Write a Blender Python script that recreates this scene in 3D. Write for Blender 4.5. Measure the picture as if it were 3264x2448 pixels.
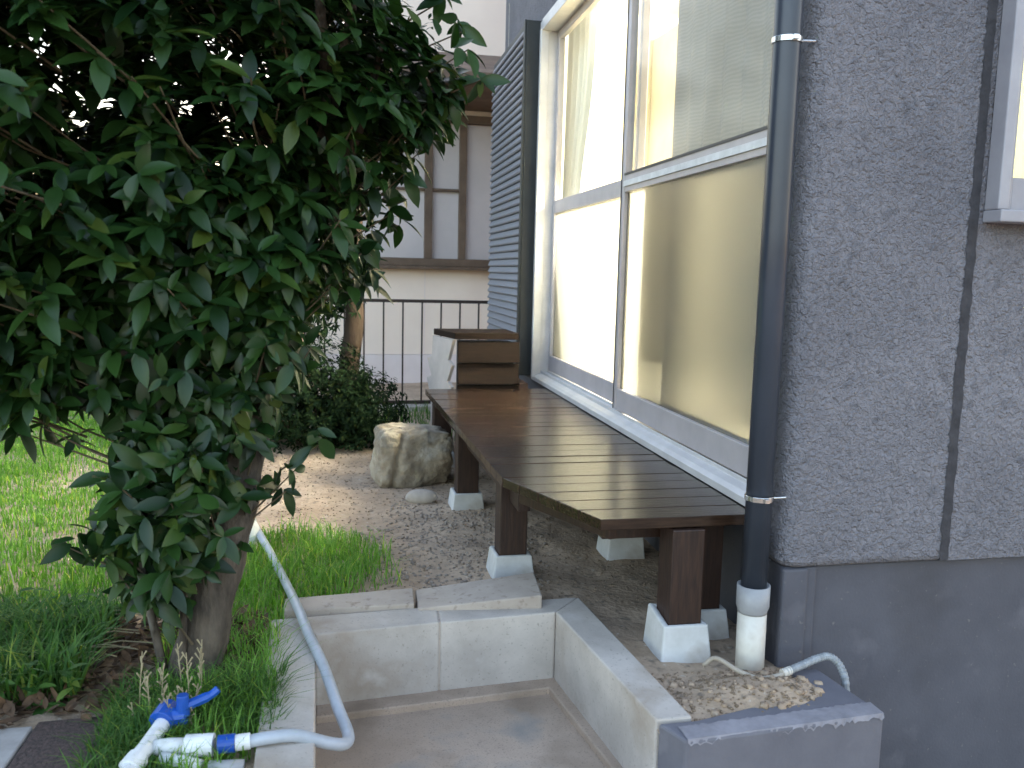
import bpy, bmesh, math, random
import numpy as np
from mathutils import Vector, Matrix
random.seed(7); rng = np.random.default_rng(7)
S = bpy.context.scene; C = S.collection
for o in list(bpy.data.objects): bpy.data.objects.remove(o)
# ---------------------------------------------------------------- camera
def cam_axes(yaw, pitch, roll):
    fw = Vector((math.sin(yaw)*math.cos(pitch), math.cos(yaw)*math.cos(pitch), -math.sin(pitch)))
    r = Vector((math.cos(yaw), -math.sin(yaw), 0)); u = r.cross(fw)
    c, s = math.cos(roll), math.sin(roll)
    return c*r+s*u, -s*r+c*u, fw
r_, u_, f_ = cam_axes(math.radians(12.2), math.radians(7.3), math.radians(1.4))
cd = bpy.data.cameras.new('camera'); cam = bpy.data.objects.new('camera', cd); C.objects.link(cam)
cam.matrix_world = Matrix(((r_.x, u_.x, -f_.x, 0), (r_.y, u_.y, -f_.y, 0), (r_.z, u_.z, -f_.z, .9), (0, 0, 0, 1)))
cd.lens = 30.92; cd.sensor_width = 36; cd.clip_start = .02; cd.clip_end = 1000; S.camera = cam
cd.dof.use_dof = True; cd.dof.focus_distance = 2.6; cd.dof.aperture_fstop = 5.6
# ---------------------------------------------------------------- sky, sun, exposure
SUN_EL, SUN_AZ = math.radians(8), math.radians(45)      # last glow, low behind the houses
W = bpy.data.worlds.new('World'); S.world = W; W.use_nodes = True
nt = W.node_tree; bg = nt.nodes['Background']
sky = nt.nodes.new('ShaderNodeTexSky'); sky.sky_type = 'NISHITA'; sky.sun_disc = False
sky.sun_elevation = SUN_EL; sky.sun_rotation = SUN_AZ; sky.air_density = 1.0; sky.dust_density = 3.5; sky.ozone_density = 1.0
tint = nt.nodes.new('ShaderNodeMix'); tint.data_type = 'RGBA'; tint.blend_type = 'MULTIPLY'; tint.inputs[0].default_value = 1; tint.inputs[7].default_value = (1.10, .99, .98, 1)   # hazy dusk
nt.links.new(sky.outputs[0], tint.inputs[6]); nt.links.new(tint.outputs[2], bg.inputs[0]); bg.inputs[1].default_value = .10
sl = bpy.data.lights.new('sun', 'SUN'); sl.energy = .03; sl.angle = math.radians(30); sl.color = (1, .85, .7)
so = bpy.data.objects.new('sun', sl); C.objects.link(so)
sd = Vector((math.sin(SUN_AZ)*math.cos(SUN_EL), math.cos(SUN_AZ)*math.cos(SUN_EL), math.sin(SUN_EL)))
so.rotation_euler = sd.to_track_quat('Z', 'Y').to_euler()
S.view_settings.view_transform = 'Standard'; S.view_settings.look = 'None'; S.view_settings.gamma = 1
S.view_settings.exposure = 3.8
S.cycles.max_bounces = 8; S.cycles.transparent_max_bounces = 16; S.cycles.sample_clamp_indirect = 6
S.cycles.caustics_reflective = False
LAMP_W = 62
# ---------------------------------------------------------------- materials
def mat(name, col, rough=.8, col2=None, scale=8, detail=6, bump=0, bscale=60, bdist=.002, metal=0, spec=.5, streak=None, contrast=(.35, .65), extra=None, vor=False):
    m = bpy.data.materials.new(name); m.use_nodes = True; n = m.node_tree; N = n.nodes; L = n.links
    p = N['Principled BSDF']; p.inputs['Roughness'].default_value = rough; p.inputs['Metallic'].default_value = metal
    p.inputs['Specular IOR Level'].default_value = spec
    tc = N.new('ShaderNodeTexCoord'); src = tc.outputs['Object']
    if streak:
        mp = N.new('ShaderNodeMapping'); mp.inputs['Scale'].default_value = streak; L.new(src, mp.inputs[0]); src = mp.outputs[0]
    nz = N.new('ShaderNodeTexNoise'); nz.inputs['Scale'].default_value = scale; nz.inputs['Detail'].default_value = detail; nz.inputs['Roughness'].default_value = .62
    L.new(src, nz.inputs['Vector'])
    rp = N.new('ShaderNodeValToRGB'); rp.color_ramp.elements[0].position, rp.color_ramp.elements[1].position = contrast
    c2 = col2 or tuple(c*.75 for c in col)
    rp.color_ramp.elements[0].color = (*c2, 1); rp.color_ramp.elements[1].color = (*col, 1)
    L.new(nz.outputs['Fac'], rp.inputs[0]); out = rp.outputs[0]
    if extra:   # second, finer or larger mottling: (colour, scale, lo, hi)
        for ec, es, lo, hi in extra:
            n2 = N.new('ShaderNodeTexNoise'); n2.inputs['Scale'].default_value = es; n2.inputs['Detail'].default_value = 5
            L.new(tc.outputs['Object'], n2.inputs['Vector'])
            r2 = N.new('ShaderNodeMapRange'); r2.inputs[1].default_value = lo; r2.inputs[2].default_value = hi; L.new(n2.outputs['Fac'], r2.inputs[0])
            mx = N.new('ShaderNodeMix'); mx.data_type = 'RGBA'; L.new(r2.outputs[0], mx.inputs[0]); L.new(out, mx.inputs[6]); mx.inputs[7].default_value = (*ec, 1)
            out = mx.outputs[2]
    L.new(out, p.inputs['Base Color'])
    if bump:
        b = N.new('ShaderNodeBump'); b.inputs['Strength'].default_value = bump; b.inputs['Distance'].default_value = bdist
        bn = N.new('ShaderNodeTexNoise'); bn.inputs['Scale'].default_value = bscale; bn.inputs['Detail'].default_value = 4
        L.new(src if streak else tc.outputs['Object'], bn.inputs['Vector'])
        if vor:
            v = N.new('ShaderNodeTexVoronoi'); v.inputs['Scale'].default_value = bscale*1.1; v.feature = 'SMOOTH_F1'; L.new(bn.outputs['Color'], v.inputs['Vector'])
            ad = N.new('ShaderNodeMix'); ad.data_type = 'VECTOR'
            ad.inputs[0].default_value = .06; L.new(tc.outputs['Object'], ad.inputs[4]); L.new(bn.outputs['Color'], ad.inputs[5]); L.new(ad.outputs[1], v.inputs['Vector'])
            ml = N.new('ShaderNodeMath'); ml.operation = 'MULTIPLY_ADD'; L.new(v.outputs['Distance'], ml.inputs[0]); ml.inputs[1].default_value = -.9; L.new(bn.outputs['Fac'], ml.inputs[2])
            L.new(ml.outputs[0], b.inputs['Height'])
        else: L.new(bn.outputs['Fac'], b.inputs['Height'])
        L.new(b.outputs[0], p.inputs['Normal'])
    return m
M = {}
M['stucco'] = mat('stucco', (.245, .238, .262), .85, (.185, .180, .202), 2.2, bump=.95, bscale=74, bdist=.015, vor=True, extra=[((.15, .148, .168), 30, .56, .75), ((.14, .135, .15), 3.2, .58, .82)])
M['paint'] = mat('painted_concrete', (.150, .146, .168), .75, (.115, .112, .132), 5, bump=.5, bscale=120, bdist=.0015, extra=[((.22, .21, .23), 9, .6, .8)])
M['paint_l'] = mat('lit_cement_skin', (.29, .275, .30), .85, (.20, .19, .21), 18, bump=.6, bscale=90, bdist=.002)
M['paint_shade'] = mat('shaded_foundation_paint', (.092, .092, .110), .75, (.070, .070, .085), 5, bump=.5, bscale=140, bdist=.0015, extra=[((.125, .122, .142), 9, .6, .8), ((.055, .053, .06), 4, .56, .8), ((.15, .14, .14), 70, .66, .75)])  # kerb's paint again, darkened to put the foundation's shade into the colour
M['groove'] = mat('stained_groove', (.055, .053, .060), .9, (.03, .029, .033), 25, bump=.8, bscale=90, bdist=.004)
M['concrete'] = mat('concrete', (.54, .485, .435), .85, (.40, .355, .315), 6, bump=.5, bscale=180, bdist=.001, extra=[((.30, .23, .165), 4.5, .52, .74), ((.26, .235, .2), 140, .6, .8), ((.60, .56, .53), 9, .6, .8)])
M['concrete_face'] = M['concrete']
M['basin_floor'] = mat('rough_slab', (.50, .385, .30), .9, (.36, .275, .21), 3, bump=.8, bscale=250, bdist=.0015, extra=[((.22, .185, .15), 210, .56, .75), ((.24, .18, .13), 5, .54, .76), ((.30, .27, .24), 6, .55, .7)])
M['pier'] = mat('pale_pier_concrete', (.62, .62, .62), .85, (.5, .5, .49), 14, bump=.5, bscale=160, bdist=.001, extra=[((.36, .31, .26), 9, .5, .72)])
M['block'] = mat('sandy_block', (.47, .40, .34), .9, (.37, .31, .26), 7, bump=.7, bscale=220, bdist=.001, extra=[((.25, .2, .16), 60, .58, .75)])
M['soil'] = mat('soil', (.49, .365, .26), .95, (.33, .24, .165), 6, bump=.8, bscale=70, bdist=.007, extra=[((.20, .155, .115), 38, .55, .7), ((.50, .43, .35), 55, .62, .75)])
M['pebble'] = mat('gravel', (.36, .30, .245), .9, (.22, .175, .14), 40, bump=.3)
M['pebble2'] = mat('crushed_rubble', (.30, .215, .14), .9, (.16, .115, .075), 40, bump=.3)
M['wood'] = mat('stained_wood', (.046, .026, .016), .22, (.018, .010, .007), 6, bump=.25, bscale=8, bdist=.002, streak=(2, 22, 22), spec=.36, extra=[((.11, .065, .038), 5, .6, .85)])
M['wood_box'] = mat('stained_wood_box', (.026, .015, .010), .7, (.010, .006, .004), 6, bump=.35, bscale=8, bdist=.002, streak=(2, 22, 22), spec=.12)
M['wood_y'] = mat('stained_wood_posts', (.045, .021, .013), .5, (.018, .008, .006), 6, bump=.4, bscale=8, bdist=.002, streak=(22, 22, 2))
M['wood_edge'] = mat('worn_wood_edge', (.16, .09, .055), .6, (.06, .03, .018), 8, bump=.3, streak=(4, 4, 30))
M['alu'] = mat('aluminium', (.66, .65, .65), .38, (.56, .55, .55), 9, metal=.12, bump=.1, bscale=200, bdist=.0005)
M['alu_d'] = mat('dull_aluminium', (.52, .48, .49), .42, (.44, .41, .42), 9, metal=.1)
M['alu_g'] = mat('grey_aluminium', (.36, .35, .38), .45, (.30, .29, .32), 9, metal=.1)
M['rail'] = mat('dark_gasket', (.09, .085, .08), .6)
M['shutter'] = mat('shutter_grey_steel', (.21, .215, .245), .45, (.20, .21, .24), 5, metal=.1)
M['shutter_d'] = mat('shutter_dark_frame', (.032, .036, .036), .5, (.022, .025, .025), 8)
M['pipe'] = mat('dark_downpipe', (.042, .051, .070), .32, (.034, .041, .057), 6)
M['pvc_g'] = mat('grey_pvc', (.36, .37, .38), .45, (.28, .28, .29), 12)
M['pvc_w'] = mat('off_white_pvc', (.72, .70, .63), .45, (.52, .48, .42), 9, extra=[((.4, .33, .26), 18, .62, .85)])
M['white'] = mat('white_plastic', (.80, .81, .82), .4, (.64, .65, .65), 20, extra=[((.4, .4, .34), 30, .66, .85)])
M['blue'] = mat('blue_plastic', (.012, .085, .42), .4, (.01, .06, .30), 20)
M['hose'] = mat('blue_grey_hose', (.43, .46, .51), .38, (.32, .35, .39), 14)
M['cable'] = mat('tan_cable', (.42, .36, .29), .5); M['conduit'] = mat('grey_conduit', (.33, .35, .37), .5, (.2, .21, .22), 60)
M['steel'] = mat('clamp_steel', (.75, .75, .75), .22, metal=1)
M['bark'] = mat('bark', (.13, .105, .08), .95, (.04, .032, .025), 28, bump=1, bscale=38, bdist=.016, streak=(1, 1, .35), extra=[((.19, .18, .15), 14, .58, .75)])
M['bark2'] = mat('brown_bark', (.095, .065, .045), .95, (.045, .028, .02), 25, bump=1, bscale=40, bdist=.006, streak=(1, 1, .3))
M['twig'] = mat('twig', (.13, .10, .06), .8, (.08, .06, .035), 20)
M['nwall'] = mat('cream_render', (.86, .74, .64), .9, (.81, .69, .60), 3, bump=.3, bscale=120, bdist=.001)
M['nbase'] = mat('pale_render_base', (.78, .70, .69), .9, (.70, .62, .61), 3)
M['nbrown'] = mat('brown_trim', (.14, .095, .065), .6, (.09, .06, .04), 9)
M['npane'] = mat('frosted_pane_far', (.58, .53, .53), .35, (.50, .46, .46), 2)
M['roof'] = mat('brown_eave', (.20, .14, .10), .8, (.12, .08, .06), 6)
M['iron'] = mat('dark_iron', (.035, .022, .018), .5)
M['rock'] = mat('boulder', (.42, .36, .27), .9, (.20, .16, .115), 7, bump=1, bscale=22, bdist=.02, extra=[((.14, .12, .09), 11, .56, .7), ((.50, .48, .44), 5, .6, .75)])
M['stone'] = mat('smooth_stone', (.48, .42, .36), .85, (.34, .29, .25), 12, bump=.3)
M['panelwhite'] = mat('pale_board_end', (.56, .49, .45), .85, (.48, .42, .38), 12, bump=.2)
M['room'] = mat('cream_wallpaper', (.72, .68, .56), .9, (.68, .64, .52), 3)
M['roomwood'] = mat('pale_room_wood', (.72, .70, .64), .6, (.66, .63, .56), 4)
M['tile'] = mat('reddish_brown_tile', (.085, .055, .048), .9, (.04, .028, .025), 120, contrast=(.4, .6), bump=.8, bscale=160, bdist=.004)
M['slab'] = mat('grey_slab', (.36, .34, .33), .85, (.28, .265, .255), 30, bump=.3)
M['mulch'] = mat('dead_leaf', (.15, .085, .045), .9, (.05, .03, .018), 25)
M['straw'] = mat('straw', (.36, .30, .18), .8)
M['wallblock'] = mat('garden_wall_block', (.50, .45, .38), .9, (.40, .36, .30), 4, bump=.4, bscale=90)
def leafmat(name, c1, c2, rough, trans=.25, spec=.5):
    m = bpy.data.materials.new(name); m.use_nodes = True; n = m.node_tree; N = n.nodes; L = n.links; p = N['Principled BSDF']
    g = N.new('ShaderNodeNewGeometry'); rp = N.new('ShaderNodeValToRGB')
    rp.color_ramp.elements[0].color = (*c1, 1); rp.color_ramp.elements[1].color = (*c2, 1); rp.color_ramp.elements[1].position = .9
    e3 = rp.color_ramp.elements.new(1.0); e3.color = (min(1, c2[0]*2.2), c2[1]*1.35, c2[2]*1.1, 1)
    L.new(g.outputs['Random Per Island'], rp.inputs[0]); L.new(rp.outputs[0], p.inputs['Base Color'])
    p.inputs['Roughness'].default_value = rough; p.inputs['Specular IOR Level'].default_value = spec
    t = N.new('ShaderNodeBsdfTranslucent'); hs = N.new('ShaderNodeHueSaturation'); hs.inputs['Value'].default_value = 1.6; hs.inputs['Saturation'].default_value = 1.15
    L.new(rp.outputs[0], hs.inputs['Color']); L.new(hs.outputs[0], t.inputs[0])
    mx = N.new('ShaderNodeMixShader'); mx.inputs[0].default_value = trans
    L.new(p.outputs[0], mx.inputs[1]); L.new(t.outputs[0], mx.inputs[2]); L.new(mx.outputs[0], N['Material Output'].inputs[0])
    return m
M['leaf'] = leafmat('evergreen_leaf', (.006, .022, .006), (.027, .068, .014), .38, .12, .35)
M['leaf2'] = leafmat('shrub_leaf', (.005, .014, .005), (.014, .032, .009), .7, .1, .1)
M['leaf3'] = leafmat('added_hedge_leaf', (.012, .03, .012), (.04, .07, .02), .6, .2)
M['grass'] = leafmat('grass_blade', (.085, .20, .025), (.21, .38, .08), .6, .4, .25)
M['weed'] = leafmat('weed_blade', (.035, .10, .022), (.10, .20, .045), .6, .35, .25)
def glassmat(name, tint, trans_fac, translucent=0, rough=.02, refr=0):
    m = bpy.data.materials.new(name); m.use_nodes = True; n = m.node_tree; N = n.nodes; L = n.links
    N.remove(N['Principled BSDF'])
    tr = N.new('ShaderNodeBsdfTransparent'); tr.inputs[0].default_value = (*tint, 1); cur = tr.outputs[0]
    if refr:
        rf = N.new('ShaderNodeBsdfRefraction'); rf.inputs['IOR'].default_value = 1.12; rf.inputs['Roughness'].default_value = .35; rf.inputs[0].default_value = (*tint, 1)
        mx = N.new('ShaderNodeMixShader'); mx.inputs[0].default_value = refr; L.new(cur, mx.inputs[1]); L.new(rf.outputs[0], mx.inputs[2]); cur = mx.outputs[0]
    if translucent:
        tl = N.new('ShaderNodeBsdfTranslucent'); tl.inputs[0].default_value = (*tint, 1)
        mx = N.new('ShaderNodeMixShader'); mx.inputs[0].default_value = translucent; L.new(cur, mx.inputs[1]); L.new(tl.outputs[0], mx.inputs[2]); cur = mx.outputs[0]
    gl = N.new('ShaderNodeBsdfGlossy'); gl.inputs['Roughness'].default_value = rough
    lw = N.new('ShaderNodeLayerWeight'); lw.inputs[0].default_value = .5; pw = N.new('ShaderNodeMath'); pw.operation = 'POWER'; pw.inputs[1].default_value = 4.5; L.new(lw.outputs['Facing'], pw.inputs[0])
    ma = N.new('ShaderNodeMath'); ma.operation = 'MULTIPLY_ADD'; ma.inputs[1].default_value = .38; ma.inputs[2].default_value = .04; L.new(pw.outputs[0], ma.inputs[0])
    mx = N.new('ShaderNodeMixShader'); L.new(ma.outputs[0], mx.inputs[0]); L.new(cur, mx.inputs[1]); L.new(gl.outputs[0], mx.inputs[2])
    L.new(mx.outputs[0], N['Material Output'].inputs[0]); return m
M['clear'] = glassmat('clear_glass', (.93, .96, .93), 1, rough=.12)
M['frost'] = glassmat('frosted_glass', (.86, .92, .91), 1, translucent=.22, rough=.25, refr=.92)
M['frost_y'] = glassmat('yellow_frosted_glass', (.30, .33, .15), 1, translucent=.9, rough=.3)
def clothmat(name, col, tr, wave=None):
    m = bpy.data.materials.new(name); m.use_nodes = True; n = m.node_tree; N = n.nodes; L = n.links; p = N['Principled BSDF']
    p.inputs['Base Color'].default_value = (*col, 1); p.inputs['Roughness'].default_value = .9
    t = N.new('ShaderNodeBsdfTranslucent'); t.inputs[0].default_value = (*col, 1)
    mx = N.new('ShaderNodeMixShader'); mx.inputs[0].default_value = tr
    if wave:
        tc = N.new('ShaderNodeTexCoord'); w = N.new('ShaderNodeTexWave'); w.bands_direction = 'Z'; w.inputs['Scale'].default_value = wave; w.inputs['Distortion'].default_value = 6; w.inputs['Detail'].default_value = 2
        w.inputs['Detail Scale'].default_value = .6
        L.new(tc.outputs['Object'], w.inputs[0]); r = N.new('ShaderNodeMapRange'); r.inputs[3].default_value = .88; r.inputs[4].default_value = 1.0; L.new(w.outputs['Fac'], r.inputs[0])
        cm = N.new('ShaderNodeMix'); cm.data_type = 'RGBA'; cm.blend_type = 'MULTIPLY'; cm.inputs[0].default_value = 1; cm.inputs[6].default_value = (*col, 1); L.new(r.outputs[0], cm.inputs[7])
        L.new(cm.outputs[2], p.inputs['Base Color']); L.new(cm.outputs[2], t.inputs[0])
    L.new(p.outputs[0], mx.inputs[1]); L.new(t.outputs[0], mx.inputs[2]); L.new(mx.outputs[0], N['Material Output'].inputs[0]); return m
M['lace'] = clothmat('lace_curtain', (.30, .285, .265), .03, 26)
M['drape'] = clothmat('white_drape', (.55, .57, .56), .12)
def emis(name, col, s):
    m = bpy.data.materials.new(name); m.use_nodes = True; p = m.node_tree.nodes['Principled BSDF']
    p.inputs['Emission Color'].default_value = (*col, 1); p.inputs['Emission Strength'].default_value = s; return m
M['lampglow'] = emis('lamp_shade_glow', (1, .82, .5), 6)
# ---------------------------------------------------------------- mesh helpers
class MB:
    def __init__(s): s.v = []; s.f = []
    def add(s, vs, fs):
        k = len(s.v); s.v += [tuple(v) for v in vs]; s.f += [tuple(i+k for i in f) for f in fs]; return s
    def box(s, x0, x1, y0, y1, z0, z1, skew=0, yref=1.93):
        sx = lambda x, y: x + skew*(y-yref)
        vs = [(sx(x, y), y, z) for z in (z0, z1) for x, y in ((x0, y0), (x1, y0), (x1, y1), (x0, y1))]
        return s.add(vs, [(3, 2, 1, 0), (4, 5, 6, 7), (0, 1, 5, 4), (1, 2, 6, 5), (2, 3, 7, 6), (3, 0, 4, 7)])
    def prism(s, poly, z0, z1):      # poly ccw in xy
        n = len(poly); z0f = z0 if callable(z0) else (lambda x, y: z0); z1f = z1 if callable(z1) else (lambda x, y: z1)
        vs = [(x, y, z0f(x, y)) for x, y in poly] + [(x, y, z1f(x, y)) for x, y in poly]
        return s.add(vs, [tuple(range(n-1, -1, -1)), tuple(range(n, 2*n))] + [(i, (i+1) % n, n+(i+1) % n, n+i) for i in range(n)])
    def extr(s, prof, a, b):         # prof: list of (offset vec) closed, swept from a to b
        n = len(prof); a = Vector(a); b = Vector(b)
        vs = [a+Vector(p) for p in prof] + [b+Vector(p) for p in prof]
        return s.add(vs, [tuple(range(n-1, -1, -1)), tuple(range(n, 2*n))] + [(i, (i+1) % n, n+(i+1) % n, n+i) for i in range(n)])
    def tube(s, pts, rad, n=12, cap=True):
        pts = [Vector(p) for p in pts]; rads = rad if isinstance(rad, (list, tuple)) else [rad]*len(pts)
        vs = []; up = None
        for i, p in enumerate(pts):
            t = (pts[min(i+1, len(pts)-1)] - pts[max(i-1, 0)]).normalized()
            if up is None: up = t.orthogonal().normalized()
            up = (up - t*up.dot(t)).normalized(); w = t.cross(up)
            for k in range(n):
                a = 2*math.pi*k/n; vs.append(p + rads[i]*(math.cos(a)*up + math.sin(a)*w))
        fs = [(i*n+k, i*n+(k+1) % n, (i+1)*n+(k+1) % n, (i+1)*n+k) for i in range(len(pts)-1) for k in range(n)]
        if cap: fs += [tuple(range(n-1, -1, -1)), tuple((len(pts)-1)*n+k for k in range(n))]
        return s.add(vs, fs)
    def build(s, name, m, parent=None, bevel=0, smooth=False, loc=None):
        me = bpy.data.meshes.new(name); me.from_pydata(s.v, [], s.f); me.update()
        o = bpy.data.objects.new(name, me); C.objects.link(o); me.materials.append(M[m] if isinstance(m, str) else m)
        if smooth: me.polygons.foreach_set('use_smooth', [True]*len(me.polygons))
        if bevel:
            b = o.modifiers.new('bevel', 'BEVEL'); b.width = bevel; b.segments = 2; b.limit_method = 'ANGLE'; b.angle_limit = math.radians(35)
        if parent: o.parent = parent; o.matrix_parent_inverse = parent.matrix_world.inverted()
        return o
def tag(o, label=None, cat=None, group=None, kind=None):
    if label: o['label'] = label
    if cat: o['category'] = cat
    if group: o['group'] = group
    if kind: o['kind'] = kind
    return o
def thing(name, loc, label, cat, group=None):
    o = bpy.data.objects.new(name, None); C.objects.link(o); o.location = loc; o.empty_display_size = .1
    o.matrix_world = Matrix.Translation(loc); return tag(o, label, cat, group)
def npmesh(name, V, F, m, parent=None, smooth=False):
    """V (n,3), F (k,q) constant-size faces"""
    me = bpy.data.meshes.new(name); q = F.shape[1]
    me.vertices.add(len(V)); me.vertices.foreach_set('co', V.astype(np.float32).ravel())
    me.loops.add(F.size); me.loops.foreach_set('vertex_index', F.astype(np.int32).ravel())
    me.polygons.add(len(F)); me.polygons.foreach_set('loop_start', np.arange(0, F.size, q, dtype=np.int32)); me.polygons.foreach_set('loop_total', np.full(len(F), q, dtype=np.int32))
    me.update(calc_edges=True); me.validate()
    if smooth: me.polygons.foreach_set('use_smooth', np.ones(len(F), bool))
    o = bpy.data.objects.new(name, me); C.objects.link(o); me.materials.append(M[m])
    if parent: o.parent = parent; o.matrix_parent_inverse = parent.matrix_world.inverted()
    return o
def smooth_path(pts, n=8):
    pts = [Vector(p) for p in pts]; out = []
    P = [pts[0]*2-pts[1]] + pts + [pts[-1]*2-pts[-2]]
    for i in range(1, len(P)-2):
        for k in range(n):
            t = k/n; a, b, c, d = P[i-1], P[i], P[i+1], P[i+2]
            out.append(.5*((2*b)+(c-a)*t+(2*a-5*b+4*c-d)*t*t+(3*b-a-3*c+d)*t**3))
    return out+[pts[-1]]
K = .0232
def ax(d, y): return 1.008 + d + K*(y-1.93)      # x of the window-wall plane at depth d
# ---------------------------------------------------------------- ground sheets
def axis(lo, hi, step, far):
    a = list(np.arange(lo, hi+1e-6, step)); s = step; x = a[-1]
    while x < far: s *= 1.5; x += s; a.append(x)
    s = step; x = a[0]
    while x > -far: s *= 1.5; x -= s; a.insert(0, x)
    return np.array(a)
def vnoise(x, y, s, seed=0):
    r = np.random.default_rng(seed); g = r.random((64, 64)); x = x*s; y = y*s
    xi = np.floor(x).astype(int); yi = np.floor(y).astype(int); fx = x-xi; fy = y-yi; fx = fx*fx*(3-2*fx); fy = fy*fy*(3-2*fy)
    G = lambda a, b: g[a % 64, b % 64]
    return (G(xi, yi)*(1-fx)+G(xi+1, yi)*fx)*(1-fy)+(G(xi, yi+1)*(1-fx)+G(xi+1, yi+1)*fx)*fy - .5
def gz(x, y):
    x = np.asarray(x, float); y = np.asarray(y, float)
    near = np.clip(1-(np.hypot(x, y-3)-6)/4, 0, 1)
    z = near*(.020*vnoise(x, y, 3, 1)+.012*vnoise(x, y, 9, 2)+.006*vnoise(x, y, 30, 3)) - .004
    z += .045*np.exp(-(((x-.95)/.14)**2+((y-1.62)/.10)**2)) + .012*np.exp(-(((x-.80)/.10)**2+((y-1.62)/.10)**2))*1.5
    return z
gx = axis(-1.6, 1.6, .02, 260); gy = axis(.9, 4.2, .02, 260)
X, Y = np.meshgrid(gx, gy, indexing='ij'); Zg = gz(X, Y)
V = np.stack([X, Y, Zg], -1).reshape(-1, 3); ny = len(gy)
cxm = (gx[:-1]+gx[1:])/2; cym = (gy[:-1]+gy[1:])/2
CX, CY = np.meshgrid(cxm, cym, indexing='ij')
keep = (CX < -.07) | (CY > 2.14) | ((CX > .64) & (CX < 1.09) & (CY > 1.52))
I, J = np.nonzero(keep); a = I*ny+J
g_o = npmesh('ground', V, np.stack([a, a+ny, a+ny+1, a+1], 1), 'soil', smooth=True); tag(g_o, kind='structure')
lg = MB().add([(-.1, -4, -.36), (9, -4, -.36), (9, 2.3, -.36), (-.1, 2.3, -.36)], [(0, 1, 2, 3)]).build('lower_ground', 'basin_floor'); tag(lg, kind='structure')
pv = MB().box(-.1, .655, -2, 2.2, -.355, -.168).build('pavement', 'basin_floor'); tag(pv, kind='structure')
# ---------------------------------------------------------------- concrete kerb around the sunken basin
kt = thing('concrete_kerb', (0, 2, -.17), 'pale concrete kerb walls on three sides of the sunken slab, mud stained on the right', 'kerb')
MB().prism([(-.112, .3), (-.012, .3), (-.020, 2.052), (-.127, 2.16), ], -.2, .03).build('kerb_wall', 'concrete', kt, bevel=.004)
MB().prism([(-.127, 2.163), (-.019, 2.055), (.28, 2.083), (.287, 2.19)], -.2, .030).build('kerb_wall', 'concrete', kt, bevel=.004)
MB().prism([(.2835, 2.083), (.584, 2.105), (.672, 2.20), (.2905, 2.19)], -.2, .029).build('kerb_wall', 'concrete', kt, bevel=.004)
MB().box(.280, .292, 2.0862, 2.18, -.2, .0275).build('mortar', 'block', kt)
MB().prism([(.5855, 2.103), (.6385, 1.535), (.715, 1.535), (.673, 2.196)], -.2, .031).build('kerb_wall', 'concrete', kt, bevel=.004)
ft = MB().prism([(-.02, 2.0), (.56, 2.055), (.62, 1.53), (.64, 1.53), (.60, 2.11), (-.02, 2.08)], -.2, -.150)
ft.build('footing', 'basin_floor', kt, bevel=.004)
b1 = MB().prism([(-.10, 2.185), (.228, 2.185), (.236, 2.30), (-.10, 2.27)], -.05, .042).build('concrete_block', 'block', bevel=.004)
tag(b1, 'flat sandy concrete block left of its pair, edge overgrown by grass, behind the kerb', 'block', 'concrete blocks behind the kerb')
b2 = MB().prism([(.236, 2.165), (.556, 2.135), (.576, 2.31), (.243, 2.30)], -.05, lambda x, y: .036+.03*(x-.24)/.33).build('concrete_block', 'block', bevel=.004)
tag(b2, 'raised sandy concrete block right of its pair, its end next to a pier stone', 'block', 'concrete blocks behind the kerb')
# painted grey kerb, bottom right
def wash():     # trowelled cement skin with ragged front edge; paler tone also paints light on top
    r = random.Random(11); vs = []; n = 70
    for i in range(n):
        t = i/(n-1); x = .672+t*.438; yf = 1.4565+.030*t; vs += [(x, yf-.0025, .0295-.004-.010*r.random()**2-.006*math.sin(t*23)**2), (x, yf+.001, .0295), (x, yf+.045+.006*r.random(), .0298)]
    return MB().add(vs, [(3*i+k, 3*i+3+k, 3*i+4+k, 3*i+1+k) for i in range(n-1) for k in (0, 1)])
pk = thing('painted_kerb', (.9, 1.5, -.17), 'grey painted concrete kerb holding back the soil at the house corner', 'kerb')
MB().prism([(.640, 1.527), (.668, 1.455), (.80, 1.462), (1.112, 1.487), (1.088, 1.70), (1.02, 1.70), (1.005, 1.575), (.86, 1.560), (.72, 1.527)], -.45, .028).build('kerb_body', 'paint', pk, bevel=.006)
wash().build('lit_cement_skin', 'paint_l', pk)
# ---------------------------------------------------------------- house
ho = thing('house', (1.6, 3, 0), 'grey stucco house with big lit sliding window and shade-toned foundation', 'house')
YC = 1.76
def arc_corner(x0, y0, r, n=6):      # rounded outer corner (x0 min, y0 min)
    return [(x0+r-r*math.cos(t), y0+r-r*math.sin(t)) for t in [math.pi/2*i/n for i in range(n+1)]]
XA = 1.021
c = arc_corner(XA, YC, .035)
H = 4.2
# corner panel: pts from wall A side round to wall B side
poly = [(XA+K*.09, 1.85)] + c + [(1.432, YC), (1.432, 1.80), (1.13, 1.80), (1.13, 1.85)]
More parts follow.
